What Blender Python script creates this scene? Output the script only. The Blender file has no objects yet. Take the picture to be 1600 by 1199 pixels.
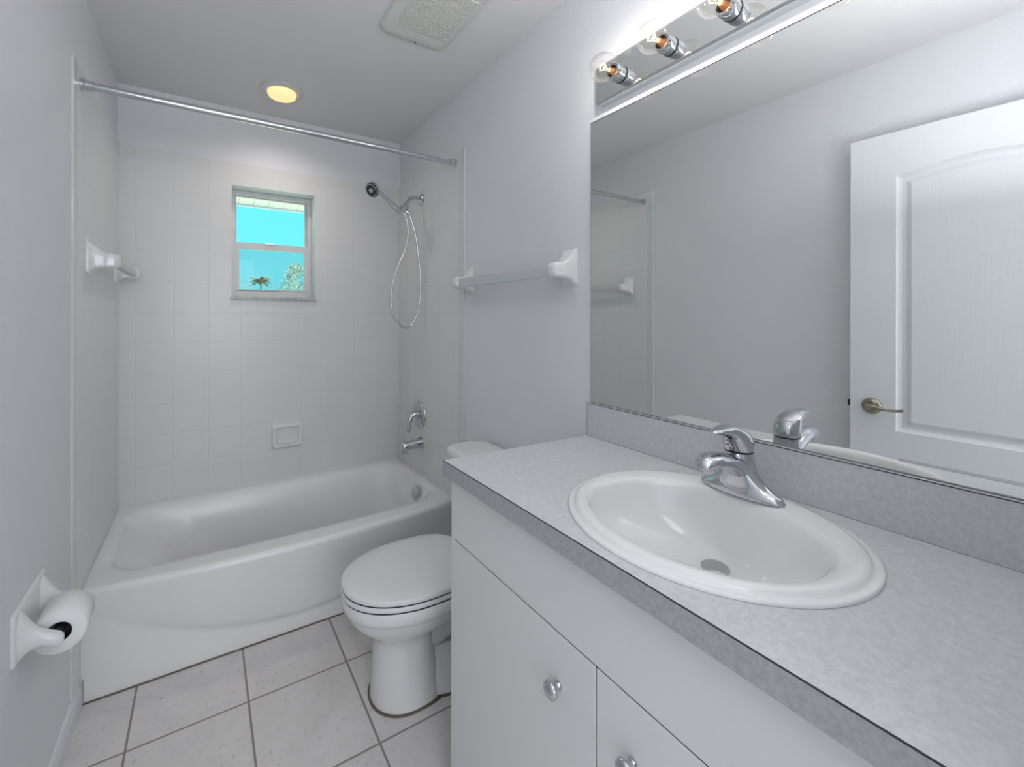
import bpy, bmesh, math, random
from mathutils import Vector, Matrix
random.seed(4)
S = bpy.context.scene
COL = S.collection
PI = math.pi

# ------------------------------------------------------------------ camera
CAMZ = 1.3188
F, CX, CY, YAW, ROLL = 685.65, 740.65, 492.39, 0.5505, 0.0022
cd = bpy.data.cameras.new('camera')
cam = bpy.data.objects.new('camera', cd)
COL.objects.link(cam)
cd.sensor_fit = 'HORIZONTAL'
cd.sensor_width = 36.0
cd.lens = F * 36.0 / 1600.0
cd.shift_x = (800.0 - CX) / 1600.0
cd.shift_y = -(599.5 - CY) / 1600.0
cd.clip_start = 0.02
cd.clip_end = 400
cam.location = (0, 0, CAMZ)
fwd = Vector((math.sin(YAW), math.cos(YAW), 0))
rgt = Vector((math.cos(YAW), -math.sin(YAW), 0))
upv = Vector((0, 0, 1))
r2 = rgt * math.cos(ROLL) + upv * math.sin(ROLL)
u2 = -rgt * math.sin(ROLL) + upv * math.cos(ROLL)
cam.rotation_euler = Matrix((r2, u2, -fwd)).transposed().to_euler()
S.camera = cam

# ------------------------------------------------------------------ world, sun, exposure
S.view_settings.view_transform = 'Standard'
S.view_settings.look = 'None'
S.view_settings.gamma = 1.0
S.view_settings.exposure = 0.40
W = bpy.data.worlds.new('sky')
S.world = W
W.use_nodes = True
wn, wl = W.node_tree.nodes, W.node_tree.links
bg = wn['Background']
bg.inputs['Strength'].default_value = 0.84
tc = wn.new('ShaderNodeTexCoord')
sp = wn.new('ShaderNodeSeparateXYZ')
rp = wn.new('ShaderNodeValToRGB')
rp.color_ramp.elements[0].position = 0.0
rp.color_ramp.elements[0].color = (0.19, 0.86, 1.0, 1)
rp.color_ramp.elements[1].position = 0.35
rp.color_ramp.elements[1].color = (0.13, 0.88, 1.0, 1)
wl.new(tc.outputs['Generated'], sp.inputs[0])
wl.new(sp.outputs['Z'], rp.inputs[0])
wl.new(rp.outputs[0], bg.inputs[0])


def light(name, kind, loc, power, color=(1, 1, 1), size=0.1, rot=(0, 0, 0), size_y=None):
    d = bpy.data.lights.new(name, kind)
    d.energy = power
    d.color = color
    if kind == 'AREA':
        d.size = size
        if size_y:
            d.shape = 'RECTANGLE'
            d.size_y = size_y
    elif kind == 'POINT':
        d.shadow_soft_size = size
    o = bpy.data.objects.new(name, d)
    o.location = loc
    o.rotation_euler = rot
    COL.objects.link(o)
    return o


sun = light('sun', 'SUN', (0, -5, 20), 11.0, (1, 0.95, 0.88), rot=(math.radians(42), 0, math.radians(12)))
sun.data.angle = 0.01
BULB_W = 0.62
LAMP_W = 8.0
HALL_FILL_W = 10.0
DOORWAY_FILL_W = 26.0
BOUNCE_FILL_W = 6.0
light('hallway_fill_light', 'AREA', (0.1, -0.75, 2.38), HALL_FILL_W, (0.95, 0.97, 1.0), 1.2, size_y=0.9)  # added unseen lamp, brightens the room from the hall
# added unseen fill light, bounced off the ceiling
light('bounce_fill_light', 'AREA', (0.34, 0.16, 1.74), BOUNCE_FILL_W, (0.97, 0.98, 1.0), 0.5, rot=(math.radians(180), 0, 0))
# added unseen fill light shining in through the doorway
light('doorway_fill_light', 'AREA', (0.2, -2.45, 1.45), DOORWAY_FILL_W, (0.95, 0.975, 1.0), 1.7, rot=(math.radians(90), 0, 0), size_y=1.5)

# ------------------------------------------------------------------ room dimensions
XL, XR, YB, H = -0.3616, 1.0919, 2.707, 2.44
TT = 2.1418            # tile top
TY = 1.862             # front edge of the tiled area
AY = 1.953             # tub apron at the floor
RIM = 0.3836
CT = 0.9234            # countertop height
TP = 0.1535            # wall tile pitch


# ------------------------------------------------------------------ material helpers
def newmat(name):
    m = bpy.data.materials.new(name)
    m.use_nodes = True
    nt = m.node_tree
    return m, nt, nt.nodes['Principled BSDF']


def mat(name, col, rough=0.5, metal=0.0, spec=0.5, coat=0.0, emit=None, estr=0.0, bump=None):
    m, nt, b = newmat(name)
    b.inputs['Base Color'].default_value = (*col, 1)
    b.inputs['Roughness'].default_value = rough
    b.inputs['Metallic'].default_value = metal
    b.inputs['Specular IOR Level'].default_value = spec
    b.inputs['Coat Weight'].default_value = coat
    b.inputs['Coat Roughness'].default_value = 0.05
    if emit:
        b.inputs['Emission Color'].default_value = (*emit, 1)
        b.inputs['Emission Strength'].default_value = estr
    if bump:
        add_bump(nt, b, *bump)
    return m


def pos(nt):
    n = nt.nodes.new('ShaderNodeNewGeometry')
    return n.outputs['Position']


def add_bump(nt, b, scale, strength, dist=0.002, stretch=(1, 1, 1), detail=3.0):
    mp = nt.nodes.new('ShaderNodeMapping')
    mp.inputs['Scale'].default_value = stretch
    nt.links.new(pos(nt), mp.inputs[0])
    no = nt.nodes.new('ShaderNodeTexNoise')
    no.inputs['Scale'].default_value = scale
    no.inputs['Detail'].default_value = detail
    nt.links.new(mp.outputs[0], no.inputs['Vector'])
    bp = nt.nodes.new('ShaderNodeBump')
    bp.inputs['Strength'].default_value = strength
    bp.inputs['Distance'].default_value = dist
    nt.links.new(no.outputs['Fac'], bp.inputs['Height'])
    nt.links.new(bp.outputs[0], b.inputs['Normal'])
    return no


def M2(nt, op, a, b=None, c=None):
    n = nt.nodes.new('ShaderNodeMath')
    n.operation = op
    for i, v in enumerate((a, b, c)):
        if v is None:
            continue
        if isinstance(v, (int, float)):
            n.inputs[i].default_value = v
        else:
            nt.links.new(v, n.inputs[i])
    return n.outputs[0]


def line_dist(nt, c, off, pitch):
    # distance (m) to the nearest joint of a grid along one coordinate
    t = M2(nt, 'DIVIDE', M2(nt, 'SUBTRACT', c, off), pitch)
    fr = M2(nt, 'FRACT', t)
    e = M2(nt, 'MINIMUM', fr, M2(nt, 'SUBTRACT', 1.0, fr))
    return M2(nt, 'MULTIPLY', e, pitch)


def tile_mat(name, ax, ox, px, ay, oy, py, width, tcol, gcol, rough, mottle=None, wav=0.0):
    m, nt, b = newmat(name)
    sx = nt.nodes.new('ShaderNodeSeparateXYZ')
    nt.links.new(pos(nt), sx.inputs[0])
    dx = line_dist(nt, sx.outputs[ax], ox, px)
    dy = line_dist(nt, sx.outputs[ay], oy, py)
    d = M2(nt, 'MINIMUM', dx, dy)
    mr = nt.nodes.new('ShaderNodeMapRange')
    mr.interpolation_type = 'SMOOTHSTEP'
    mr.inputs['From Min'].default_value = width * 0.35
    mr.inputs['From Max'].default_value = width * 0.75
    nt.links.new(d, mr.inputs['Value'])
    mx = nt.nodes.new('ShaderNodeMix')
    mx.data_type = 'RGBA'
    mx.inputs['A'].default_value = (*gcol, 1)
    mx.inputs['B'].default_value = (*tcol, 1)
    nt.links.new(mr.outputs[0], mx.inputs['Factor'])
    if mottle:
        no = nt.nodes.new('ShaderNodeTexNoise')
        no.inputs['Scale'].default_value = mottle[0]
        no.inputs['Detail'].default_value = 6
        no.inputs['Roughness'].default_value = 0.65
        nt.links.new(pos(nt), no.inputs['Vector'])
        cr = nt.nodes.new('ShaderNodeValToRGB')
        cr.color_ramp.elements[0].position = 0.3
        cr.color_ramp.elements[0].color = (*mottle[1], 1)
        cr.color_ramp.elements[1].position = 0.62
        cr.color_ramp.elements[1].color = (*tcol, 1)
        nt.links.new(no.outputs['Fac'], cr.inputs[0])
        # sparse darker specks
        no2 = nt.nodes.new('ShaderNodeTexNoise')
        no2.inputs['Scale'].default_value = 60
        no2.inputs['Detail'].default_value = 4
        nt.links.new(pos(nt), no2.inputs['Vector'])
        cr2 = nt.nodes.new('ShaderNodeValToRGB')
        cr2.color_ramp.elements[0].position = 0.28
        cr2.color_ramp.elements[0].color = (0.80, 0.78, 0.76, 1)
        cr2.color_ramp.elements[1].position = 0.40
        cr2.color_ramp.elements[1].color = (1, 1, 1, 1)
        nt.links.new(no2.outputs['Fac'], cr2.inputs[0])
        ml = nt.nodes.new('ShaderNodeMix')
        ml.data_type = 'RGBA'
        ml.blend_type = 'MULTIPLY'
        ml.inputs['Factor'].default_value = 1.0
        nt.links.new(cr.outputs[0], ml.inputs['A'])
        nt.links.new(cr2.outputs[0], ml.inputs['B'])
        nt.links.new(ml.outputs['Result'], mx.inputs['B'])
    nt.links.new(mx.outputs['Result'], b.inputs['Base Color'])
    b.inputs['Roughness'].default_value = rough
    # wide soft edge for the pillowed tile, plus waviness
    mr2 = nt.nodes.new('ShaderNodeMapRange')
    mr2.interpolation_type = 'SMOOTHSTEP'
    mr2.inputs['From Min'].default_value = 0.0
    mr2.inputs['From Max'].default_value = width * 1.6
    nt.links.new(d, mr2.inputs['Value'])
    h = mr2.outputs[0]
    if wav:
        nw = nt.nodes.new('ShaderNodeTexNoise')
        nw.inputs['Scale'].default_value = 9
        nw.inputs['Detail'].default_value = 1
        nt.links.new(pos(nt), nw.inputs['Vector'])
        h = M2(nt, 'ADD', h, M2(nt, 'MULTIPLY', nw.outputs['Fac'], wav))
    bp = nt.nodes.new('ShaderNodeBump')
    bp.inputs['Strength'].default_value = 0.28
    bp.inputs['Distance'].default_value = 0.0012
    nt.links.new(h, bp.inputs['Height'])
    nt.links.new(bp.outputs[0], b.inputs['Normal'])
    return m


def speckle_mat(name, c1, c2, scale, rough, c3=None):
    m, nt, b = newmat(name)
    no = nt.nodes.new('ShaderNodeTexNoise')
    no.inputs['Scale'].default_value = scale
    no.inputs['Detail'].default_value = 5
    no.inputs['Roughness'].default_value = 0.7
    nt.links.new(pos(nt), no.inputs['Vector'])
    cr = nt.nodes.new('ShaderNodeValToRGB')
    cr.color_ramp.elements[0].position = 0.36
    cr.color_ramp.elements[0].color = (*c1, 1)
    cr.color_ramp.elements[1].position = 0.64
    cr.color_ramp.elements[1].color = (*c2, 1)
    nt.links.new(no.outputs['Fac'], cr.inputs[0])
    nt.links.new(cr.outputs[0], b.inputs['Base Color'])
    b.inputs['Roughness'].default_value = rough
    return m


def clear_mat(name, tint=(1, 1, 1), gloss=0.06, rough=0.0):
    # thin clear glass: light passes straight through, edges reflect
    m = bpy.data.materials.new(name)
    m.use_nodes = True
    nt = m.node_tree
    nt.nodes.clear()
    out = nt.nodes.new('ShaderNodeOutputMaterial')
    tr = nt.nodes.new('ShaderNodeBsdfTransparent')
    tr.inputs[0].default_value = (*tint, 1)
    gl = nt.nodes.new('ShaderNodeBsdfGlossy')
    gl.inputs['Roughness'].default_value = rough
    gl.inputs['Color'].default_value = (1, 1, 1, 1)
    lw = nt.nodes.new('ShaderNodeLayerWeight')
    lw.inputs['Blend'].default_value = 0.25
    f = M2(nt, 'ADD', M2(nt, 'MULTIPLY', lw.outputs['Facing'], 0.45), gloss)
    f = M2(nt, 'MULTIPLY', f, M2(nt, 'ADD', lw.outputs['Fresnel'], 0.25))
    mx = nt.nodes.new('ShaderNodeMixShader')
    nt.links.new(f, mx.inputs[0])
    nt.links.new(tr.outputs[0], mx.inputs[1])
    nt.links.new(gl.outputs[0], mx.inputs[2])
    nt.links.new(mx.outputs[0], out.inputs[0])
    return m


PAINT = mat('wall_paint', (0.775, 0.79, 0.825), 0.7, spec=0.3, bump=(75, 0.3, 0.003))
CEIL = mat('ceiling_paint', (0.77, 0.77, 0.785), 0.85, spec=0.2, bump=(60, 0.2, 0.003))
TRIMW = mat('white_trim_paint', (0.74, 0.76, 0.80), 0.35)
TILE_C, GROUT_C = (0.76, 0.768, 0.772), (0.725, 0.733, 0.74)
TILE_B = tile_mat('white_wall_tile_back', 0, -0.2904, TP, 2, 1.9394, TP, 0.0035, TILE_C, GROUT_C, 0.27, wav=0.6)
TILE_S = tile_mat('white_wall_tile_side', 1, 2.700 - 0.11, TP, 2, 1.9394, TP, 0.0035, TILE_C, GROUT_C, 0.27, wav=0.6)
TILE_TRIM = mat('bullnose_tile', (0.70, 0.72, 0.73), 0.15)
FLOORM = tile_mat('mottled_floor_tile', 0, 0.130, 0.3322, 1, 1.6735, 0.3728, 0.0062, (0.73, 0.71, 0.70), (0.27, 0.245, 0.22), 0.42,
                  mottle=(9, (0.66, 0.64, 0.63)))
ENAMEL = mat('white_enamel', (0.82, 0.825, 0.83), 0.27, spec=0.5, coat=0.1)
CERAMIC = mat('white_ceramic', (0.80, 0.81, 0.82), 0.12, coat=0.3)
SINKM = mat('white_porcelain', (0.83, 0.83, 0.835), 0.14, coat=0.3)
PLASTICW = mat('white_plastic', (0.78, 0.79, 0.80), 0.25)
BARM = mat('satin_white_bar_plastic', (0.62, 0.635, 0.65), 0.35)
CAB = mat('white_cabinet_laminate', (0.79, 0.79, 0.795), 0.42)
CABIN = mat('cabinet_inside_shade', (0.05, 0.05, 0.05), 0.7)
LAM = speckle_mat('grey_laminate', (0.55, 0.565, 0.58), (0.66, 0.675, 0.695), 110, 0.38)
LAM_SHADE = speckle_mat('grey_laminate_edge', (0.36, 0.37, 0.38), (0.46, 0.475, 0.485), 110, 0.38)  # same laminate as the top, shade of the front edge painted in
DARK = mat('dark_seam_gap_shade', (0.03, 0.035, 0.045), 0.6)  # real seams, also the painted-in shade of cabinet and toilet gaps
CHROME = mat('chrome', (0.60, 0.61, 0.63), 0.04, 1.0)
CHROMES = mat('satin_chrome', (0.62, 0.64, 0.66), 0.2, 1.0)
NICKEL = mat('antique_nickel', (0.34, 0.32, 0.25), 0.28, 1.0)
BLACK = mat('black_rubber', (0.012, 0.012, 0.014), 0.35)
MIRROR = mat('mirror_silver', (0.85, 0.872, 0.86), 0.0, 1.0)
MIRROR_E = mat('mirror_polished_edge', (0.55, 0.62, 0.60), 0.1, 0.6)
PAPER = mat('toilet_paper', (0.84, 0.85, 0.86), 0.95, spec=0.1, bump=(240, 0.15, 0.001))
CAULK = mat('brown_stained_caulk', (0.16, 0.125, 0.09), 0.8)
CAULKW = mat('white_caulk', (0.70, 0.71, 0.71), 0.5)
DOORM = mat('white_door_paint', (0.76, 0.78, 0.81), 0.38, bump=(110, 0.4, 0.0018, (1, 1, 0.05), 4))
MARBLE = speckle_mat('marble_sill', (0.36, 0.36, 0.35), (0.62, 0.63, 0.63), 45, 0.3)
WINM = mat('white_window_frame', (0.72, 0.73, 0.74), 0.35)
GLASS = clear_mat('window_glass', (0.98, 0.99, 0.99), 0.02)
BULBG = clear_mat('bulb_glass', (1, 0.985, 0.96), 0.06)
FILA = mat('glowing_filament', (1, 0.7, 0.4), 0.5, emit=(1, 0.62, 0.28), estr=5)
COPPER = mat('bulb_neck_copper', (0.75, 0.36, 0.16), 0.25, 0.9)
SOFFIT = mat('cream_soffit', (0.86, 0.80, 0.74), 0.5)
STUCCO = mat('exterior_stucco', (0.7, 0.68, 0.6), 0.9)
GRASS = speckle_mat('dry_sandy_lawn', (0.50, 0.47, 0.36), (0.62, 0.58, 0.45), 2, 0.9)
FROND = mat('palm_frond_green', (0.14, 0.16, 0.08), 0.6)
LEAF = mat('leaf_green', (0.16, 0.20, 0.10), 0.6)
LEAF2 = mat('pale_leaf_green', (0.24, 0.28, 0.17), 0.6)
BARK = mat('grey_bark', (0.28, 0.24, 0.2), 0.9)
FANM = mat('off_white_fan_plastic', (0.70, 0.72, 0.69), 0.4)
LENS = mat('warm_glowing_lens', (0.9, 0.8, 0.6), 0.3, emit=(1.0, 0.60, 0.22), estr=0.75)
LENSC = mat('warm_lens_bulb', (1, 0.8, 0.5), 0.3, emit=(1.0, 0.72, 0.30), estr=1.0)
RED = mat('red_dot', (0.5, 0.05, 0.04), 0.4)
BLUE = mat('blue_dot', (0.05, 0.1, 0.5), 0.4)
m, nt, b = newmat('insect_screen')
b.inputs['Base Color'].default_value = (0.30, 0.32, 0.33, 1)
b.inputs['Roughness'].default_value = 0.8
b.inputs['Alpha'].default_value = 0.16
SCREEN = m


# ------------------------------------------------------------------ mesh helpers
def obj(name, bm, material, parent=None, smooth=None, loc=None):
    me = bpy.data.meshes.new(name)
    bmesh.ops.recalc_face_normals(bm, faces=bm.faces)
    bm.to_mesh(me)
    bm.free()
    if isinstance(material, (list, tuple)):
        for q in material:
            me.materials.append(q)
    else:
        me.materials.append(material)
    if smooth is not None:
        me.shade_smooth()
        me.set_sharp_from_angle(angle=math.radians(smooth))
    o = bpy.data.objects.new(name, me)
    COL.objects.link(o)
    if parent is not None:
        o.parent = parent
        if any(parent.location):
            o.matrix_parent_inverse = Matrix.Translation(-Vector(parent.location))
    return o


def thing(name, label, cat, loc=(0, 0, 0), group=None, kind=None):
    o = bpy.data.objects.new(name, None)
    o.empty_display_size = 0.05
    o.location = loc
    COL.objects.link(o)
    if label:
        o['label'] = label
    if cat:
        o['category'] = cat
    if group:
        o['group'] = group
    if kind:
        o['kind'] = kind
    return o


def tag(o, label, cat, group=None):
    o['label'] = label
    o['category'] = cat
    if group:
        o['group'] = group
    return o


def struct(name, bm, m, parent=None, smooth=None, label=None, cat=None):
    o = obj(name, bm, m, parent, smooth)
    if parent is None:
        o['kind'] = 'structure'
    if label:
        o['label'] = label
    if cat:
        o['category'] = cat
    return o


def NB():
    return bmesh.new()


def box(bm, x0, x1, y0, y1, z0, z1, bev=0.0, seg=2, mi=0):
    vs = [bm.verts.new(p) for p in ((x0, y0, z0), (x1, y0, z0), (x1, y1, z0), (x0, y1, z0),
                                    (x0, y0, z1), (x1, y0, z1), (x1, y1, z1), (x0, y1, z1))]
    fs = [bm.faces.new([vs[i] for i in q]) for q in ((0, 3, 2, 1), (4, 5, 6, 7), (0, 1, 5, 4), (1, 2, 6, 5), (2, 3, 7, 6), (3, 0, 4, 7))]
    for f in fs:
        f.material_index = mi
    if bev:
        es = list({e for f in fs for e in f.edges})
        bmesh.ops.bevel(bm, geom=es, offset=bev, segments=seg, profile=0.5, affect='EDGES')
    return bm


def loft(bm, rings, cap0=True, cap1=True, closed=True):
    R = [[bm.verts.new(p) for p in r] for r in rings]
    n = len(R[0])
    for a, b_ in zip(R[:-1], R[1:]):
        for i in range(n if closed else n - 1):
            j = (i + 1) % n
            bm.faces.new((a[i], a[j], b_[j], b_[i]))
    if cap0:
        bm.faces.new(R[0][::-1])
    if cap1:
        bm.faces.new(R[-1])
    return bm


def rrect(cx, cy, hx, hy, r, m=1, k=6):
    # rounded rectangle outline, m points per side, k per corner
    r = min(r, hx * 0.999, hy * 0.999)
    out = []
    cs = [(hx - r, hy - r, 0), (-(hx - r), hy - r, PI / 2), (-(hx - r), -(hy - r), PI), (hx - r, -(hy - r), 3 * PI / 2)]
    for q, (x, y, a0) in enumerate(cs):
        for i in range(k + 1):
            a = a0 + (PI / 2) * i / k
            out.append((cx + x + r * math.cos(a), cy + y + r * math.sin(a)))
        nx, ny, na = cs[(q + 1) % 4]
        p0 = out[-1]
        p1 = (cx + nx + r * math.cos(na), cy + ny + r * math.sin(na))
        for i in range(1, m + 1):
            t = i / (m + 1)
            out.append((p0[0] + (p1[0] - p0[0]) * t, p0[1] + (p1[1] - p0[1]) * t))
    return out


def superell(cx, cy, a, b_, n=2.0, N=64, a2=None):
    out = []
    for i in range(N):
        t = 2 * PI * i / N
        c, s = math.cos(t), math.sin(t)
        x = math.copysign(abs(c) ** (2 / n), c)
        y = math.copysign(abs(s) ** (2 / n), s)
        aa = a if (c < 0 or a2 is None) else a2
        out.append((cx + aa * x, cy + b_ * y))
    return out


def frame_axes(d):
    d = Vector(d).normalized()
    u = Vector((0, 0, 1)) if abs(d.z) < 0.9 else Vector((0, 1, 0))
    a = d.cross(u).normalized()
    return d, a, a.cross(d).normalized()


def lathe(bm, base, axis, prof, n=32, cap0=True, cap1=True):
    # prof: (distance along axis, radius)
    base = Vector(base)
    d, a, b_ = frame_axes(axis)
    rings = []
    for t, r in prof:
        rings.append([base + d * t + (a * math.cos(2 * PI * i / n) + b_ * math.sin(2 * PI * i / n)) * max(r, 1e-5) for i in range(n)])
    return loft(bm, rings, cap0, cap1)


def spline(pts, sub=8):
    P = [Vector(p) for p in pts]
    P = [P[0] * 2 - P[1]] + P + [P[-1] * 2 - P[-2]]
    out = []
    for i in range(1, len(P) - 2):
        for k in range(sub):
            t = k / sub
            a, b_, c, d = P[i - 1], P[i], P[i + 1], P[i + 2]
            out.append(0.5 * ((2 * b_) + (c - a) * t + (2 * a - 5 * b_ + 4 * c - d) * t * t + (3 * b_ - a - 3 * c + d) * t ** 3))
    out.append(P[-2].copy())
    return out


def lerp_list(vals, n):
    out = []
    for i in range(n):
        t = i / (n - 1) * (len(vals) - 1)
        k = min(int(t), len(vals) - 2)
        out.append(vals[k] + (vals[k + 1] - vals[k]) * (t - k))
    return out


def tube(bm, pts, rad, n=16, sub=8, flat=1.0, cap=True):
    # tube through pts; rad a number or list per control point; flat squashes the second axis
    path = spline(pts, sub) if sub > 1 else [Vector(p) for p in pts]
    rr = lerp_list(rad, len(path)) if isinstance(rad, (list, tuple)) else [rad] * len(path)
    fl = lerp_list(flat, len(path)) if isinstance(flat, (list, tuple)) else [flat] * len(path)
    rings = []
    prev = None
    for i, p in enumerate(path):
        t = (path[min(i + 1, len(path) - 1)] - path[max(i - 1, 0)]).normalized()
        if prev is None:
            _, a, b_ = frame_axes(t)
        else:
            a = (prev - t * prev.dot(t)).normalized()
            b_ = a.cross(t).normalized()
        prev = a
        rings.append([p + a * (rr[i] * math.cos(2 * PI * k / n)) + b_ * (rr[i] * fl[i] * math.sin(2 * PI * k / n)) for k in range(n)])
    return loft(bm, rings, cap, cap)


def sphere(bm, c, r, seg=24, sc=(1, 1, 1)):
    bmesh.ops.create_uvsphere(bm, u_segments=seg, v_segments=seg // 2, radius=r,
                              matrix=Matrix.Translation(c) @ Matrix.Diagonal((*sc, 1)))
    return bm


# ------------------------------------------------------------------ room shell
bm = box(NB(), -1.4, 1.9, -2.6, YB + 0.2, -0.1, 0.0)
struct('floor', bm, FLOORM)
bm = box(NB(), -1.4, 1.9, -2.6, YB + 0.2, H, H + 0.15)
struct('ceiling', bm, CEIL)
bm = box(NB(), XL - 0.12, XL, -0.0, YB + 0.2, 0, H)
struct('wall_left', bm, PAINT)
bm = box(NB(), XR, XR + 0.12, -0.0, YB + 0.2, 0, H)
struct('wall_right', bm, PAINT)
WX0, WX1, WZ0, WZ1 = 0.1235, 0.556, 1.403, 2.022
bm = NB()
for x0, x1, z0, z1 in ((XL, WX0, 0, H), (WX1, XR, 0, H), (WX0, WX1, 0, WZ0), (WX0, WX1, WZ1, H)):
    box(bm, x0, x1, YB + 0.006, YB + 0.2, z0, z1)
struct('wall_back', bm, PAINT)
# front wall with the doorway the camera stands in
DX0, DX1, DZ = -0.300, 0.50, 2.10
bm = NB()
box(bm, -1.4, DX0, -0.12, 0, 0, H)
box(bm, DX1, 1.9, -0.12, 0, 0, H)
box(bm, DX0, DX1, -0.12, 0, DZ, H)
struct('wall_front', bm, PAINT)
bm = NB()
box(bm, -1.4, -1.3, -2.6, -0.12, 0, H)
struct('wall_hall_left', bm, PAINT)
bm = box(NB(), 1.8, 1.9, -2.6, -0.12, 0, H)
struct('wall_hall_right', bm, PAINT)
bm = box(NB(), -1.3, 1.8, -2.6, -2.5, 0, H)
struct('wall_hall_end', bm, PAINT)
# door casing around the doorway (hall side and jambs)
bm = NB()
box(bm, DX0 - 0.055, DX0 + 0.012, -0.135, -0.12, 0, DZ + 0.05, 0.003)
box(bm, DX1 - 0.012, DX1 + 0.055, -0.135, -0.12, 0, DZ + 0.05, 0.003)
box(bm, DX0 - 0.055, DX1 + 0.055, -0.135, -0.12, DZ - 0.012, DZ + 0.055, 0.003)
box(bm, DX0, DX0 + 0.012, -0.12, 0.0, 0, DZ)
box(bm, DX1 - 0.012, DX1, -0.12, 0.0, 0, DZ)
box(bm, DX0, DX1, -0.12, 0.0, DZ - 0.012, DZ)
struct('trim_1', bm, TRIMW)

# tiled surfaces around the tub, slightly proud of the painted walls
tb = 0.008
bm = NB()
for x0, x1, z0, z1 in ((XL + tb, WX0, RIM - 0.01, TT), (WX1, XR - tb, RIM - 0.01, TT), (WX0, WX1, RIM - 0.01, WZ0), (WX0, WX1, WZ1, TT)):
    box(bm, x0, x1, YB - 0.002, YB + 0.006, z0, z1)
struct('wall_back_tile', bm, TILE_B)


def side_tile(name, xa, xb, edge_y, sgn):
    bm = NB()
    box(bm, min(xa, xb), max(xa, xb), edge_y + 0.050, AY, 0.09, TT, mi=0)
    box(bm, min(xa, xb), max(xa, xb), AY, YB, RIM - 0.01, TT, mi=0)
    o = struct(name, bm, TILE_S)
    bm = NB()
    x1 = xb - sgn * 0.001
    # rounded (bullnose) edge strip, slightly bright
    rings = []
    prof = [(xa, edge_y), (x1 - sgn * 0.004, edge_y), (x1 - sgn * 0.0012, edge_y + 0.0015), (x1, edge_y + 0.005), (x1, edge_y + 0.0495), (xa, edge_y + 0.0495)]
    for z in (0.09, TT):
        rings.append([Vector((x, y, z)) for x, y in prof])
    loft(bm, rings)
    struct(name + '_edge', bm, TILE_TRIM)


side_tile('wall_left_tile', XL, XL + tb, TY - 0.012, 1)
side_tile('wall_right_tile', XR, XR - tb, TY, -1)

bm = NB()
rings = []
for y in (0.0, AY - 0.002):
    rings.append([Vector((XL + x, y, z)) for x, z in ((0, 0), (0.013, 0), (0.013, 0.055), (0.010, 0.062), (0.010, 0.070), (0.005, 0.080), (0, 0.083))])
loft(bm, rings)
struct('baseboard_left', bm, TRIMW)
bm = box(NB(), XR - 0.013, XR, 1.07, AY - 0.002, 0, 0.083, 0.003)
struct('baseboard_right', bm, TRIMW)
# stained joint where tub apron meets the floor and the left wall
bm = NB()
box(bm, XL + 0.013, XR - 0.014, AY - 0.006, AY + 0.001, 0, 0.0035)
struct('trim_2', bm, CAULK)
bm = NB()
box(bm, XL + 0.0, XL + 0.0035, AY - 0.003, AY + 0.002, 0.083, 0.22)
box(bm, XL + 0.011, XL + 0.016, AY - 0.003, AY + 0.002, 0.0, 0.084, 0.001)
struct('trim_3', bm, mat('stained_corner_caulk', (0.45, 0.42, 0.37), 0.8))
# caulk bead round the top of the tub
bm = NB()
bd = 0.006
box(bm, XL + tb, XR - tb, YB - 0.002 - bd, YB - 0.002, RIM - 0.004, RIM + 0.004, 0.002)
box(bm, XL + tb, XL + tb + bd, AY - 0.03, YB - 0.008, RIM - 0.004, RIM + 0.004, 0.002)
box(bm, XR - tb - bd, XR - tb, AY - 0.03, YB - 0.008, RIM - 0.004, RIM + 0.004, 0.002)
struct('trim_4', bm, CAULKW)

# ------------------------------------------------------------------ window
win = thing('window_1', None, None, (0.34, YB + 0.11, WZ0), kind='structure')
fy0, fy1 = YB + 0.105, YB + 0.165
bm = NB()
for x0, x1, z0, z1 in ((WX0, WX0 + 0.022, WZ0 + 0.012, WZ1), (WX1 - 0.022, WX1, WZ0 + 0.012, WZ1),
                       (WX0 + 0.022, WX1 - 0.022, WZ0 + 0.012, WZ0 + 0.05), (WX0 + 0.022, WX1 - 0.022, WZ1 - 0.022, WZ1)):
    box(bm, x0, x1, fy0, fy1, z0, z1, 0.002)
obj('window_frame', bm, WINM, win)
MZ = 1.712
bm = NB()   # lower sash, set inward
lx0, lx1 = WX0 + 0.024, WX1 - 0.024
for x0, x1, z0, z1 in ((lx0 - 0.003, lx0 + 0.018, WZ0 + 0.052, MZ - 0.018), (lx1 - 0.018, lx1 + 0.003, WZ0 + 0.052, MZ - 0.018),
                       (lx0 + 0.018, lx1 - 0.018, WZ0 + 0.052, WZ0 + 0.060), (WX0 + 0.0005, WX1 - 0.0005, MZ - 0.018, MZ + 0.018)):
    box(bm, x0, x1, fy0 + 0.001, fy0 + 0.026, z0, z1, 0.0015)
lower = obj('lower_sash', bm, WINM, win)
bm = box(NB(), lx0 + 0.01, lx1 - 0.01, fy0 + 0.014, fy0 + 0.017, WZ0 + 0.055, MZ)
obj('pane', bm, GLASS, lower)
bm = box(NB(), 0.30, 0.345, fy0 - 0.006, fy0 + 0.004, MZ + 0.012, MZ + 0.020, 0.002)
obj('sash_lock', bm, CHROMES, lower)
bm = NB()
for x0, x1, z0, z1 in ((lx0, lx0 + 0.006, MZ + 0.016, WZ1 - 0.030), (lx1 - 0.010, lx1, MZ + 0.016, WZ1 - 0.030),
                       (lx0, lx1, WZ1 - 0.030, WZ1 - 0.022), (lx0, lx1, MZ - 0.01, MZ + 0.016)):
    box(bm, x0, x1, fy0 + 0.032, fy0 + 0.052, z0, z1, 0.001)
upper = obj('upper_sash', bm, WINM, win)
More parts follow.
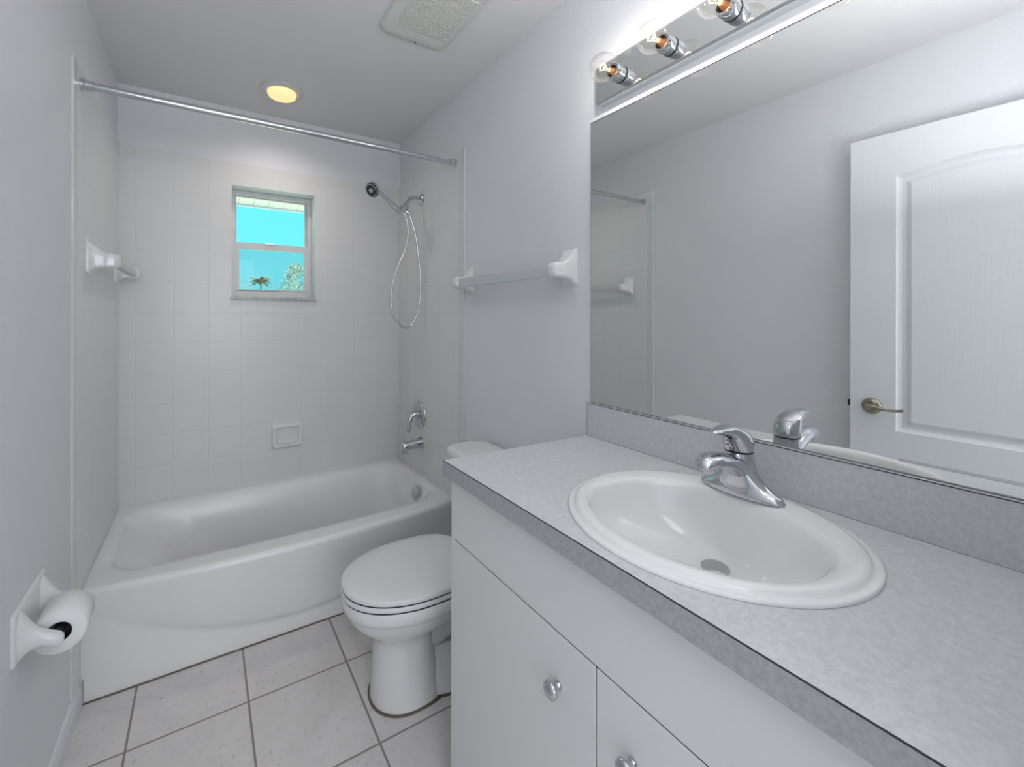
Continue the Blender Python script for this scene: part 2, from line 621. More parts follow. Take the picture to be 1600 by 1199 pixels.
bm = box(NB(), lx0, lx1, fy0 + 0.040, fy0 + 0.043, MZ, WZ1 - 0.024)
obj('pane', bm, GLASS, upper)
bm = box(NB(), lx0, lx1, fy0 + 0.056, fy0 + 0.0565, WZ0 + 0.05, MZ)
obj('insect_screen', bm, SCREEN, win)
bm = box(NB(), lx0 + 0.004, lx1 - 0.004, fy0 + 0.002, fy0 + 0.006, WZ0 + 0.0495, WZ0 + 0.0535)
obj('weather_strip', bm, DARK, win)
# marble stool and reveal
bm = box(NB(), WX0 - 0.006, WX1 + 0.006, YB - 0.014, YB + 0.11, WZ0 - 0.004, WZ0 + 0.012, 0.002)
obj('window_sill', bm, MARBLE, win)

# ------------------------------------------------------------------ outdoors
bm = NB()
for i in range(14):
    x0 = -0.6 + i * 0.1015
    box(bm, x0, x0 + 0.098, YB + 0.2, 3.72, 2.150, 2.158)
    box(bm, x0 + 0.040, x0 + 0.052, YB + 0.2, 3.72, 2.146, 2.151)
box(bm, -0.6, 0.82, YB + 0.2, 3.72, 2.158, 2.165)
struct('roof_eave_soffit', bm, SOFFIT)
bm = box(NB(), -0.6, 0.82, 3.72, 3.74, 2.135, 2.34)
struct('roof_fascia', bm, TRIMW)
bm = box(NB(), -60, 60, YB + 0.21, 160, -0.3, -0.2)
struct('ground_lawn', bm, GRASS)


def tree(label, x, y, h, r, leafm, n=700, lean=0.0):
    t = thing('broadleaf_tree', label, 'tree', (x, y, -0.2))
    bm = tube(NB(), [(x, y, -0.2), (x + lean * 0.4, y, h * 0.35), (x + lean, y, h * 0.75)], [r * 0.07, r * 0.05, r * 0.02], n=8, sub=4)
    for k in range(6):
        a = k * 1.05
        tube(bm, [(x + lean * 0.5, y, h * 0.4), (x + lean + math.cos(a) * r * 0.7, y + math.sin(a) * r * 0.6, h * (0.65 + 0.05 * (k % 3)))], [r * 0.03, r * 0.01], n=6, sub=1)
    obj('trunk', bm, BARK, t)
    bm = NB()
    rnd = random.Random(int(x * 100) + 7)
    for k in range(n):
        a = rnd.uniform(0, 2 * PI)
        zz = rnd.random() ** 0.8
        rr = r * math.sqrt(max(0.05, 1 - (zz * 1.1 - 0.25) ** 2)) * rnd.uniform(0.5, 1.0)
        c = Vector((x + lean + rr * math.cos(a), y + rr * math.sin(a), h * 0.45 + h * 0.55 * zz))
        s = r * rnd.uniform(0.06, 0.13)
        d = Vector((rnd.uniform(-1, 1), rnd.uniform(-1, 1), rnd.uniform(-0.8, 0.6))).normalized()
        _, p, q = frame_axes(d)
        v = [bm.verts.new(c + p * s * 0.35), bm.verts.new(c + d * s), bm.verts.new(c - p * s * 0.35), bm.verts.new(c - d * s), bm.verts.new(c + q * s * 0.2)]
        for e in ((0, 1, 4), (1, 2, 4), (2, 3, 4), (3, 0, 4)):
            bm.faces.new([v[i] for i in e])
    obj('foliage', bm, leafm, t)
    return t


def palm(label, x, y, h, L):
    t = thing('palm_tree', label, 'palm', (x, y, -0.2))
    bm = tube(NB(), [(x, y, -0.2), (x + 0.1, y, h * 0.5), (x, y, h)], [0.13, 0.1, 0.1], n=10, sub=5)
    obj('trunk', bm, BARK, t)
    rnd = random.Random(3)
    for k in range(18):
        a = k * 2.39996
        up = 1.0 - 1.5 * (k / 18)
        d = Vector((math.cos(a), math.sin(a), 0))
        bm = NB()
        sp_ = spline([(x, y, h), (Vector((x, y, h)) + d * L * 0.45 + Vector((0, 0, L * 0.42 * up))),
                      (Vector((x, y, h)) + d * L * 0.8 + Vector((0, 0, L * (0.60 * up - 0.16))))], 7)
        side = d.cross(Vector((0, 0, 1)))
        for i in range(2, len(sp_)):
            p = sp_[i]
            w = L * 0.17 * math.sin(PI * min(1, i / len(sp_) + 0.08)) + 0.1
            for sg in (-1, 1):
                for q in range(2):
                    o_ = p + (sp_[i] - sp_[i - 1]) * (0.5 * q)
                    tip = o_ + side * sg * w + d * w * 0.5 - Vector((0, 0, w * 0.35))
                    v = [bm.verts.new(o_), bm.verts.new(o_ + d * 0.10 + Vector((0, 0, 0.04))), bm.verts.new(tip)]
                    bm.faces.new(v)
        tube(bm, [tuple(v_) for v_ in sp_], 0.035, n=4, sub=1)
        obj('frond', bm, FROND, t)
    return t


palm('palm tree seen small and centred in the lower window pane', 5.39, 55.0, 5.05, 1.25)
tree('pale green bushy tree at the right edge of the lower window pane', 5.95, 34.0, 4.95, 1.35, LEAF2, 900)
tree('small dark green bush at the left bottom of the lower window pane', 2.9, 45.0, 4.45, 0.8, LEAF, 300)
tree('low green treetop between the palm and the pale bushy tree', 7.6, 60.0, 4.75, 1.3, LEAF, 300)

# ------------------------------------------------------------------ bathtub
tub = thing('bathtub', 'white bathtub with a bowed front apron in the tiled alcove', 'bathtub', (0.365, 2.33, 0))
x0, x1, y0, y1 = XL + 0.001, XR - 0.001, AY, YB - 0.003
xc, hw = (x0 + x1) / 2, (x1 - x0) / 2


def bulge(x):
    u = (x - xc) / hw
    return 0.060 * max(0, 1 - u * u)


def zc_(x):
    u = (x - xc) / hw
    return 0.072 + 0.25 * u * u


def apron_y(x, z):
    b_ = bulge(x)
    zc = zc_(x)
    top = RIM - 0.02
    if z < zc - 0.012:
        return 0.0
    t = max(0.0, min(1.0, (z - zc) / max(0.03, top - zc)))
    s = max(0.0, min(1.0, (z - zc + 0.012) / 0.024))
    s = s * s * (3 - 2 * s)
    st = min(b_ * 0.2, 0.009)
    return st * s + (b_ - st) * (t ** 0.8)


OUT = rrect(xc, (y0 + y1) / 2, hw, (y1 - y0) / 2, 0.006, m=48, k=3)


def outer_ring(z, inset=0.0, z_for=None):
    r = []
    for (x, y) in OUT:
        X = xc + (x - xc) * (hw - inset) / hw
        Y = y
        if y < (y0 + y1) / 2:
            wgt = max(0.0, 1 - (y - y0) / 0.02)
            Y = y - apron_y(x, z if z_for is None else z_for) * wgt + inset * wgt
        r.append(Vector((X, Y, z)))
    return r


rings = [outer_ring(z) for z in [0.0] + [0.01 * i for i in range(1, 36)] + [0.3615]]
rr_ = 0.021
for k in range(1, 8):
    a = PI / 2 * k / 7
    ins = rr_ * (1 - math.cos(a))
    z = RIM - rr_ + rr_ * math.sin(a)
    ring = []
    for (x, y) in OUT:
        Y = y
        if y < (y0 + y1) / 2:
            wgt = max(0.0, 1 - (y - y0) / 0.02)
            Y = y - apron_y(x, RIM - 0.02) * wgt + ins * wgt
        ring.append(Vector((x, Y, z)))
    rings.append(ring)


def inner(cx_, cy_, hx, hy, r, z):
    return [Vector((x, y, z)) for x, y in rrect(cx_, cy_, hx, hy, r, m=48, k=3)]


# opening: keep corner subdivision in step with the outer outline
def inner2(xa, xb, ya, yb, r, z, bow=0.0):
    hx, hy = (xb - xa) / 2, (yb - ya) / 2
    c = ((xa + xb) / 2, (ya + yb) / 2)
    pts = []
    for i, (x, y) in enumerate(OUT):
        # direction on the outer rectangle normalised to -1..1
        u = (x - xc) / hw
        v = (y - (y0 + y1) / 2) / ((y1 - y0) / 2)
        # rounded rectangle mapping
        px, py = c[0] + u * hx, c[1] + v * hy
        dx = abs(px - c[0]) - (hx - r)
        dy = abs(py - c[1]) - (hy - r)
        if dx > 0 and dy > 0:
            l = math.hypot(dx, dy)
            m_ = max(dx, dy)
            k = m_ / l
            px = c[0] + math.copysign(hx - r + dx * k, px - c[0])
            py = c[1] + math.copysign(hy - r + dy * k, py - c[1])
        if v < 0:
            py -= bow * (1 - u * u) * min(1, -v)
        pts.append(Vector((px, py, z)))
    return pts


rings.append(inner2(-0.334, 1.062, 2.016, 2.668, 0.13, RIM - 0.0006, 0.034))
rings.append(inner2(-0.321, 1.052, 2.031, 2.655, 0.13, RIM - 0.0035, 0.032))
rings.append(inner2(-0.308, 1.042, 2.046, 2.642, 0.128, RIM - 0.010, 0.028))
rings.append(inner2(-0.298, 1.033, 2.056, 2.631, 0.126, RIM - 0.022, 0.026))
rings.append(inner2(-0.290, 1.027, 2.063, 2.624, 0.126, RIM - 0.042, 0.022))
for k, z in enumerate((0.30, 0.24, 0.18, 0.13, 0.10)):
    s = (RIM - z) / 0.29
    rings.append(inner2(-0.280 + 0.26 * s, 1.020 - 0.06 * s, 2.070 + 0.035 * s, 2.618 - 0.035 * s, 0.13, z, 0.015 * (1 - s)))
rings.append(inner2(0.05, 0.925, 2.14, 2.55, 0.12, 0.078))
rings.append(inner2(0.12, 0.87, 2.19, 2.50, 0.10, 0.07))
bm = loft(NB(), rings, cap0=False, cap1=True)
obj('tub_shell', bm, ENAMEL, tub, smooth=50)
bm = lathe(NB(), (1.012, 2.255, 0.325), (-1, 0, 0.2), [(0, 0.040), (0.010, 0.040), (0.014, 0.036), (0.015, 0.022), (0.017, 0.017), (0.0175, 0.0)], 32)
o = obj('overflow_plate', bm, CHROME, tub, smooth=35)
o['label'] = 'round chrome overflow plate'
bm = lathe(NB(), (0.86, 2.34, 0.070), (0, 0, 1), [(0, 0.03), (0.003, 0.03), (0.004, 0.02), (0.0042, 0)], 24)
obj('drain', bm, CHROME, tub, smooth=35)

# ------------------------------------------------------------------ tub fittings
XT = XR - tb      # right tile face
XTL = XL + tb
v = thing('tub_valve', 'round chrome single lever valve plate above the tub spout', 'valve', (XT, 2.37, 0.73))
bm = lathe(NB(), (XT, 2.372, 0.733), (-1, 0, 0), [(0, 0.080), (0.004, 0.080), (0.010, 0.076), (0.015, 0.062), (0.016, 0.055), (0.013, 0.050), (0.015, 0.030), (0.018, 0.028)], 48)
obj('escutcheon', bm, CHROME, v, smooth=40)
bm = lathe(NB(), (XT - 0.017, 2.372, 0.733), (-1, 0, 0), [(0, 0.027), (0.018, 0.025), (0.036, 0.022), (0.043, 0.014), (0.045, 0.0)], 32)
tube(bm, [(XT - 0.045, 2.372, 0.735), (XT - 0.064, 2.370, 0.715), (XT - 0.074, 2.367, 0.685), (XT - 0.078, 2.364, 0.652)], [0.020, 0.0185, 0.0165, 0.014], n=16, flat=[1, 0.9, 0.8, 0.85])
sphere(bm, (XT - 0.078, 2.364, 0.651), 0.0135, 16)
obj('lever', bm, CHROME, v, smooth=50)
s_ = thing('tub_spout', 'chrome tub spout with a diverter knob on the tiled wall', 'spout', (XT, 2.35, 0.57))
bm = NB()
prof = [(0.0, 0.034, 0.034, 0.0), (0.006, 0.034, 0.034, 0.0), (0.02, 0.029, 0.029, -0.001), (0.06, 0.026, 0.027, -0.004), (0.095, 0.026, 0.027, -0.008), (0.115, 0.026, 0.031, -0.014),
        (0.128, 0.019, 0.025, -0.020), (0.134, 0.010, 0.014, -0.024)]
rings = []
for d, ry, rz, dz in prof:
    rings.append([Vector((XT - d, 2.352 + ry * math.cos(2 * PI * i / 28), 0.572 + dz + rz * math.sin(2 * PI * i / 28))) for i in range(28)])
loft(bm, rings)
lathe(bm, (XT - 0.108, 2.352, 0.55), (0, 0, -1), [(0, 0.021), (0.024, 0.019)], 24)
obj('spout_body', bm, CHROME, s_, smooth=50)
bm = lathe(NB(), (XT - 0.112, 2.352, 0.578), (0, 0, 1), [(0, 0.004), (0.018, 0.004), (0.019, 0.008), (0.026, 0.008), (0.028, 0.004)], 16)
obj('diverter_knob', bm, CHROME, s_, smooth=40)

sh = thing('hand_shower', 'chrome hand shower on a bent wall arm with a looping metal hose', 'shower', (XT, 2.354, 1.996))
bm = lathe(NB(), (XT, 2.354, 1.996), (-1, 0, 0), [(0, 0.033), (0.003, 0.033), (0.010, 0.025), (0.014, 0.014), (0.015, 0.011)], 32)
obj('flange', bm, CHROME, sh, smooth=40)
bm = tube(NB(), [(XT - 0.005, 2.354, 1.998), (XT - 0.04, 2.352, 2.000), (XT - 0.066, 2.348, 1.995), (XT - 0.088, 2.342, 1.975), (XT - 0.104, 2.337, 1.952)], 0.0105, n=18)
obj('shower_arm', bm, CHROME, sh, smooth=60)
bm = lathe(NB(), (0.983, 2.338, 1.957), (-0.42, -0.1, -0.9), [(0, 0.013), (0.012, 0.015), (0.014, 0.018), (0.036, 0.019), (0.040, 0.015), (0.058, 0.014), (0.064, 0.008)], 24)
tube(bm, [(0.966, 2.335, 1.93), (0.945, 2.33, 1.915), (0.930, 2.327, 1.905)], [0.014, 0.015, 0.013], n=16)
lathe(bm, (0.965, 2.332, 1.912), (0.8, -0.2, -0.45), [(0, 0.009), (0.022, 0.009), (0.024, 0.011), (0.034, 0.011)], 16)
obj('diverter_bracket', bm, CHROMES, sh, smooth=40)
hd = Vector((0.768, 2.285, 1.990))
hn = Vector((-0.74, -0.45, -0.50)).normalized()
bm = NB()
tube(bm, [(0.938, 2.325, 1.893), (0.915, 2.322, 1.912), (0.87, 2.315, 1.944), (0.825, 2.304, 1.975), (0.797, 2.297, 1.992)], [0.014, 0.0175, 0.0145, 0.011, 0.013], n=18)
handle = obj('shower_handle', bm, CHROMES, sh, smooth=60)
bm = lathe(NB(), hd - hn * 0.022, hn, [(0, 0.004), (0.002, 0.020), (0.008, 0.034), (0.018, 0.041), (0.030, 0.041), (0.033, 0.0385)], 40, cap1=False)
obj('shower_head', bm, CHROMES, sh, smooth=40)
bm = lathe(NB(), hd + hn * 0.009, hn, [(0, 0.0385), (0.008, 0.038), (0.010, 0.036), (0.0095, 0.024), (0.012, 0.023), (0.012, 0.014)], 40)
face = obj('spray_face', bm, BLACK, sh, smooth=40)
bm = NB()
lathe(bm, hd + hn * 0.0185, hn, [(0, 0.0345), (0.0025, 0.034), (0.003, 0.030), (0.001, 0.029)], 40, cap0=False, cap1=False)
lathe(bm, hd + hn * 0.020, hn, [(0, 0.014), (0.003, 0.0125), (0.004, 0.0)], 24)
d_, a_, b2 = frame_axes(hn)
for k in range(10):
    an = 2 * PI * k / 10
    p = hd + hn * 0.019 + (a_ * math.cos(an) + b2 * math.sin(an)) * 0.0215
    lathe(bm, p, hn, [(0, 0.0028), (0.003, 0.002)], 8)
obj('nozzle_ring', bm, CHROMES, face, smooth=40)
hp = [(0.962, 1.905), (0.974, 1.872), (0.983, 1.83), (0.984, 1.77), (0.964, 1.675), (0.916, 1.575), (0.888, 1.475), (0.882, 1.385), (0.900, 1.305), (0.951, 1.251),
      (1.002, 1.256), (1.042, 1.33), (1.060, 1.42), (1.060, 1.555), (1.048, 1.665), (1.034, 1.765), (1.020, 1.825), (0.998, 1.885)]
pts = [(x, 2.33 - 0.012 * math.sin(PI * i / (len(hp) - 1)), z) for i, (x, z) in enumerate(hp)]
bm = tube(NB(), pts, 0.0068, n=12, sub=12)
HOSE = mat('ribbed_metal_hose', (0.66, 0.67, 0.68), 0.22, 1.0, bump=(10, 0.2, 0.001))
obj('hose', bm, HOSE, sh, smooth=60)

# ------------------------------------------------------------------ shower rod
rod = thing('shower_rod', 'brushed steel tension rod across the front of the tub alcove', 'curtain rod', (0.365, 1.942, 2.086))
ya, za, yb, zb = 1.930, 2.084, 1.950, 2.088
bm = tube(NB(), [(XTL + 0.02, ya, za), (0.70, (ya + yb) / 2 + 0.003, 2.087)], 0.0135, n=24, sub=1)
obj('outer_tube', bm, CHROMES, rod, smooth=60)
bm = tube(NB(), [(0.69, (ya + yb) / 2 + 0.003, 2.087), (XT - 0.02, yb, zb)], 0.0118, n=24, sub=1)
obj('inner_tube', bm, CHROMES, rod, smooth=60)
for (x, y, z, sg) in ((XTL, ya, za, 1), (XT, yb, zb, -1)):
    bm = lathe(NB(), (x, y, z), (sg, 0, 0), [(0, 0.021), (0.010, 0.0215), (0.012, 0.017), (0.020, 0.0165), (0.034, 0.0162), (0.035, 0.012)], 32)
    obj('end_cap', bm, CHROMES, rod, smooth=40)

# ------------------------------------------------------------------ ceramic towel bars


def post(bm, c, sg, k=1.0):
    # flared ceramic post growing from the wall at c along sg * x
    prof = [(0, 0.036, 0.062, 0.010), (0.006, 0.036, 0.062, 0.010), (0.010, 0.034, 0.058, 0.012), (0.020, 0.0305, 0.044, 0.012), (0.034, 0.028, 0.034, 0.012),
            (0.052, 0.026, 0.028, 0.012), (0.074, 0.0255, 0.0265, 0.012), (0.086, 0.022, 0.024, 0.012), (0.092, 0.014, 0.016, 0.010)]
    rings = []
    for d, hy, hz, r in prof:
        dz = -0.014 * min(1, d / 0.05)
        rings.append([Vector((c[0] + sg * d, y, z)) for y, z in rrect(c[1], c[2] + dz, hy * k, hz * k, r * k, m=2, k=5)])
    return loft(bm, rings)


t = thing('towel_bar', 'white ceramic towel bar on the painted wall left of the mirror', 'towel bar', (XR, 1.47, 1.487))
for y in (1.815, 1.135):
    obj('bracket', post(NB(), (XR, y, 1.487), -1), CERAMIC, t, smooth=50)
bm = box(NB(), XR - 0.076, XR - 0.062, 1.135, 1.815, 1.450, 1.489, 0.002)
obj('rod', bm, BARM, t)
t = thing('towel_bar', 'white ceramic towel bar on the left tiled wall inside the tub alcove', 'towel bar', (XTL, 2.3, 1.525))
for y in (2.045, 2.615):
    obj('bracket', post(NB(), (XTL, y, 1.525), 1), CERAMIC, t, smooth=50)
bm = box(NB(), XTL + 0.058, XTL + 0.080, 2.045, 2.615, 1.497, 1.525, 0.002)
obj('rod', bm, BARM, t)

# ------------------------------------------------------------------ soap dish
bm = NB()
cxs, czs, hx, hz = 0.405, 0.630, 0.081, 0.066
yy = YB - 0.002
rings = []
for ins, dep, r in ((0, 0, 0.018), (0, -0.014, 0.018), (0.003, -0.023, 0.018), (0.009, -0.027, 0.016), (0.016, -0.026, 0.013), (0.021, -0.021, 0.010), (0.026, -0.010, 0.008)):
    rings.append([Vector((x, yy + dep, z)) for x, z in rrect(cxs, czs, hx - ins, hz - ins, r, m=2, k=5)])
loft(bm, rings)
# shelf lip inside the recess
rings = []
for x in (cxs - 0.056, cxs + 0.056):
    rings.append([Vector((x, yy + dy, czs + dz)) for dy, dz in ((-0.004, -0.020), (-0.020, -0.026), (-0.026, -0.026), (-0.029, -0.032), (-0.026, -0.043), (-0.004, -0.044))])
loft(bm, rings)
tag(obj('soap_dish', bm, CERAMIC, None, smooth=45), 'white ceramic soap dish set low on the tiled back wall', 'soap dish')

# ------------------------------------------------------------------ toilet paper
t = thing('toilet_paper_holder', 'white ceramic toilet paper holder on the left wall beside the tub', 'paper holder', (XL, 1.46, 0.59))
bm = NB()
pc, pz = 1.462, 0.592
rings = []
for d, ins in ((0, 0), (0.003, 0), (0.006, 0.002), (0.008, 0.006), (0.008, 0.03)):
    rings.append([Vector((XL + d, y, z)) for y, z in rrect(pc, pz, 0.113 - ins, 0.060 - ins, 0.010, m=2, k=4)])
loft(bm, rings)
for sg in (-1, 1):
    # curved arm: tall at the plate, narrowing to a rounded nose
    rings = []
    for d, hz_, hy_, dz, dy in ((0.002, 0.0585, 0.028, 0.0, 0.002), (0.008, 0.055, 0.025, -0.001, 0.002), (0.016, 0.044, 0.020, -0.004, 0.002), (0.026, 0.031, 0.017, -0.010, 0.001), (0.037, 0.022, 0.0155, -0.016, 0.001),
                                (0.048, 0.0175, 0.015, -0.021, 0), (0.062, 0.0165, 0.015, -0.028, 0), (0.074, 0.0145, 0.013, -0.032, 0), (0.081, 0.008, 0.008, -0.033, 0)):
        rings.append([Vector((XL + d, y, z)) for y, z in superell(pc + sg * (0.079 + dy), pz + dz, hy_, hz_, 2.5, 28)])
    loft(bm, rings)
obj('holder_body', bm, CERAMIC, t, smooth=55)
rcx, rcz, ry0, ry1 = XL + 0.066, 0.562, 1.411, 1.505
bm = tube(NB(), [(rcx, ry0 - 0.014, rcz), (rcx, ry1 + 0.014, rcz)], 0.0125, n=20, sub=1)
obj('spindle', bm, BLACK, t, smooth=40)
bm = NB()
R0, R1, n = 0.0235, 0.0515, 56
rings = []
for y, r in ((ry0 + 0.002, R0), (ry0, R0 + 0.001), (ry0, R1 - 0.002), (ry0 + 0.002, R1), (ry1 - 0.002, R1), (ry1, R1 - 0.002), (ry1, R0 + 0.001), (ry1 - 0.002, R0)):
    rings.append([Vector((rcx + r * math.cos(2 * PI * i / n), y, rcz + r * math.sin(2 * PI * i / n) - 0.004)) for i in range(n)])
rings.append(rings[0])
loft(bm, rings[:-1], False, False)
bmesh.ops.remove_doubles(bm, verts=bm.verts, dist=1e-6)
# loose outer sheet edge
pts_ = []
roll = thing('toilet_paper_roll', 'nearly full roll of white toilet paper on the ceramic holder', 'toilet paper', (rcx, 1.46, rcz))
obj('paper', bm, PAPER, roll, smooth=50)
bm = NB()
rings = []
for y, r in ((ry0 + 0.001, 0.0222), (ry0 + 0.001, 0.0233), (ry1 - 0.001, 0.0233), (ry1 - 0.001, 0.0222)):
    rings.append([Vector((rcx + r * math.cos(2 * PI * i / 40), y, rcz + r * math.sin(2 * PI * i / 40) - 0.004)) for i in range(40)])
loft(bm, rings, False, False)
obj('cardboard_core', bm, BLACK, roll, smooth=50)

# ------------------------------------------------------------------ toilet
TYC = 1.455
to = thing('toilet', 'white two-piece toilet with its lid closed beside the tub', 'toilet', (0.7, TYC, 0))


def egg(z, xf, xm, xb, b_, nf=2.15, nb=2.6, N=72):
    out = []
    for i in range(N):
        tt = 2 * PI * i / N
        c, s = math.cos(tt), math.sin(tt)
        n_ = nf if c < 0 else nb
        x = math.copysign(abs(c) ** (2 / n_), c)
        y = math.copysign(abs(s) ** (2 / n_), s)
        out.append(Vector((xm + ((xm - xf) if c < 0 else (xb - xm)) * x, TYC + b_ * y, z)))
    return out


bm = NB()
prof = [(0.004, 0.486, 0.61, 0.74, 0.114), (0.03, 0.488, 0.61, 0.73, 0.111), (0.06, 0.491, 0.60, 0.72, 0.106), (0.12, 0.495, 0.59, 0.71, 0.100), (0.18, 0.497, 0.59, 0.70, 0.096), (0.215, 0.496, 0.59, 0.70, 0.096),
        (0.235, 0.484, 0.60, 0.72, 0.104), (0.255, 0.462, 0.62, 0.80, 0.125), (0.28, 0.432, 0.63, 0.86, 0.150), (0.305, 0.412, 0.64, 0.90, 0.167), (0.325, 0.403, 0.65, 0.92, 0.174),
        (0.333, 0.400, 0.65, 0.925, 0.177), (0.338, 0.393, 0.65, 0.93, 0.183), (0.350, 0.390, 0.65, 0.93, 0.186), (0.372, 0.388, 0.65, 0.93, 0.187), (0.380, 0.392, 0.65, 0.93, 0.184)]
loft(bm, [egg(z, *q) for z, *q in prof])
# foot running back to the wall, and the trapway swelling behind the column
foot = [(0.004, 0.60, 0.80, 1.00, 0.118), (0.025, 0.60, 0.80, 1.0, 0.115), (0.06, 0.60, 0.80, 0.99, 0.100), (0.10, 0.61, 0.80, 0.97, 0.076), (0.135, 0.62, 0.80, 0.95, 0.055)]
loft(bm, [egg(z, *q) for z, *q in foot])
tube(bm, [(0.60, TYC, 0.155), (0.70, TYC, 0.185), (0.78, TYC, 0.21), (0.86, TYC, 0.19), (0.91, TYC, 0.10)], [0.050, 0.066, 0.070, 0.066, 0.062], n=28, sub=8, flat=1.15)
# neck up to the tank
loft(bm, [[Vector((x, y, z)) for x, y in rrect(0.95, TYC, hx_, hy_, 0.04, m=2, k=5)] for z, hx_, hy_ in ((0.10, 0.06, 0.07), (0.25, 0.08, 0.09), (0.34, 0.11, 0.13), (0.395, 0.115, 0.15))])
bowl = obj('bowl', bm, CERAMIC, to, smooth=55)
for sg in (-1, 1):
    bm = lathe(NB(), (0.80, TYC + sg * 0.105, 0.035), (0, 0, 1), [(0, 0.012), (0.012, 0.012), (0.022, 0.008), (0.024, 0)], 20)
    obj('bolt_cap', bm, PLASTICW, to, smooth=50)
bm = NB()
rg = [egg(0.0, 0.480, 0.61, 0.78, 0.120), egg(0.006, 0.481, 0.61, 0.78, 0.119)]
loft(bm, rg)
loft(bm, [egg(0.0, 0.60, 0.80, 1.004, 0.125), egg(0.006, 0.60, 0.80, 1.004, 0.124)])
obj('base_caulk', bm, CAULK, to)['label'] = 'brown stained caulk line round the toilet foot'


def slab(z0, z1, xf, xm, xb, b_, dome=0.0, nf=2.1, nb=2.9):
    e = 0.006
    L = [(z0, e * 0.6), (z0 + e * 0.35, 0.001), (z0 + e, 0), (z1 - e, 0), (z1 - e * 0.35, 0.0015), (z1, e)]
    R = [egg(z, xf + i, xm, xb - i, b_ - i, nf, nb) for z, i in L]
    for s, dz in ((0.75, 0.55), (0.45, 0.85), (0.15, 1.0)):
        R.append([Vector((xm + (p.x - xm) * s, TYC + (p.y - TYC) * s, z1 + dome * dz)) for p in R[5]])
    return loft(NB(), R)


obj('seat', slab(0.3845, 0.4015, 0.386, 0.645, 0.865, 0.187), PLASTICW, to, smooth=50)
obj('seat_gap_shade', slab(0.3775, 0.388, 0.390, 0.645, 0.86, 0.1835), DARK, to)  # dark slab painting in the shade under the seat
obj('lid', slab(0.4055, 0.424, 0.388, 0.645, 0.870, 0.188, 0.004), PLASTICW, to, smooth=50)
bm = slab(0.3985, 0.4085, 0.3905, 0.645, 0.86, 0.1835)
obj('lid_gap_shade', bm, DARK, to)  # dark slab painting in the shade between seat and lid
for sg in (-1, 1):
    bm = lathe(NB(), (0.868, TYC + sg * 0.075 - 0.02, 0.412), (0, 1, 0), [(0, 0.011), (0.04, 0.011)], 16)
    obj('hinge', bm, PLASTICW, to, smooth=40)
bm = NB()
loft(bm, [[Vector((x, y, z)) for x, y in rrect(0.983, TYC, hx_, hy_, 0.05, m=2, k=6)] for z, hx_, hy_ in ((0.396, 0.075, 0.175), (0.402, 0.085, 0.19), (0.5, 0.090, 0.20), (0.72, 0.094, 0.212))])
obj('tank', bm, CERAMIC, to, smooth=50)
bm = NB()
loft(bm, [[Vector((x, y, z)) for x, y in rrect(0.973, TYC, 0.102 - i, 0.228 - i, 0.06, m=2, k=8)] for z, i in ((0.721, 0.003), (0.725, 0), (0.750, 0), (0.757, 0.003), (0.7605, 0.010), (0.762, 0.03))])
obj('tank_lid', bm, CERAMIC, to, smooth=50)
bm = lathe(NB(), (0.888, TYC + 0.15, 0.66), (-1, 0, 0), [(0, 0.012), (0.012, 0.012), (0.014, 0.008)], 16)
tube(bm, [(0.876, TYC + 0.15, 0.66), (0.872, TYC + 0.12, 0.657), (0.872, TYC + 0.085, 0.650)], [0.006, 0.006, 0.008], n=12)
obj('flush_lever', bm, CHROME, to, smooth=50)

# ------------------------------------------------------------------ vanity cabinet
VX, VY1, VY0 = 0.5765, 1.056, 0.004
va = thing('vanity_cabinet', 'white slab-front vanity cabinet under the grey countertop', 'cabinet', (0.83, 0.53, 0))
bm = NB()
cx0 = VX + 0.020
box(bm, VX + 0.001, XR - 0.002, VY1 - 0.016, VY1, 0.0, CT - 0.041)
box(bm, cx0, XR - 0.002, VY0, VY0 + 0.016, 0.0, CT - 0.041)
box(bm, cx0, XR - 0.002, VY0 + 0.016, VY1 - 0.016, 0.09, 0.106)
box(bm, XR - 0.012, XR - 0.002, VY0 + 0.016, VY1 - 0.016, 0.106, CT - 0.041)
obj('carcass', bm, CAB, va)
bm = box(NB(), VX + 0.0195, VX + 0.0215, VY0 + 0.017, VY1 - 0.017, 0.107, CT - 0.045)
obj('shadow_panel', bm, CABIN, va)  # dark sheet standing in for the shade behind the doors
bm = box(NB(), VX + 0.06, VX + 0.07, VY0 + 0.016, VY1 - 0.016, 0.0, 0.088)
obj('toe_kick', bm, CAB, va)
SZ, SY = 0.7125, 0.5345
g = 0.0013
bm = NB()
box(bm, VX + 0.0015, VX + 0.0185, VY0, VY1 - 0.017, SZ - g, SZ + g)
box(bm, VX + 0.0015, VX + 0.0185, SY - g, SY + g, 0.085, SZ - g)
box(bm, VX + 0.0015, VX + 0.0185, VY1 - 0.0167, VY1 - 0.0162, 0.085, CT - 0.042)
obj('front_gap_shade', bm, DARK, va)  # dark strips that paint the shade into the door gaps
bm = box(NB(), VX, VX + 0.018, VY0, VY1 - 0.0165, SZ + g, CT - 0.042, 0.0008, 1)
obj('false_drawer_front', bm, CAB, va)
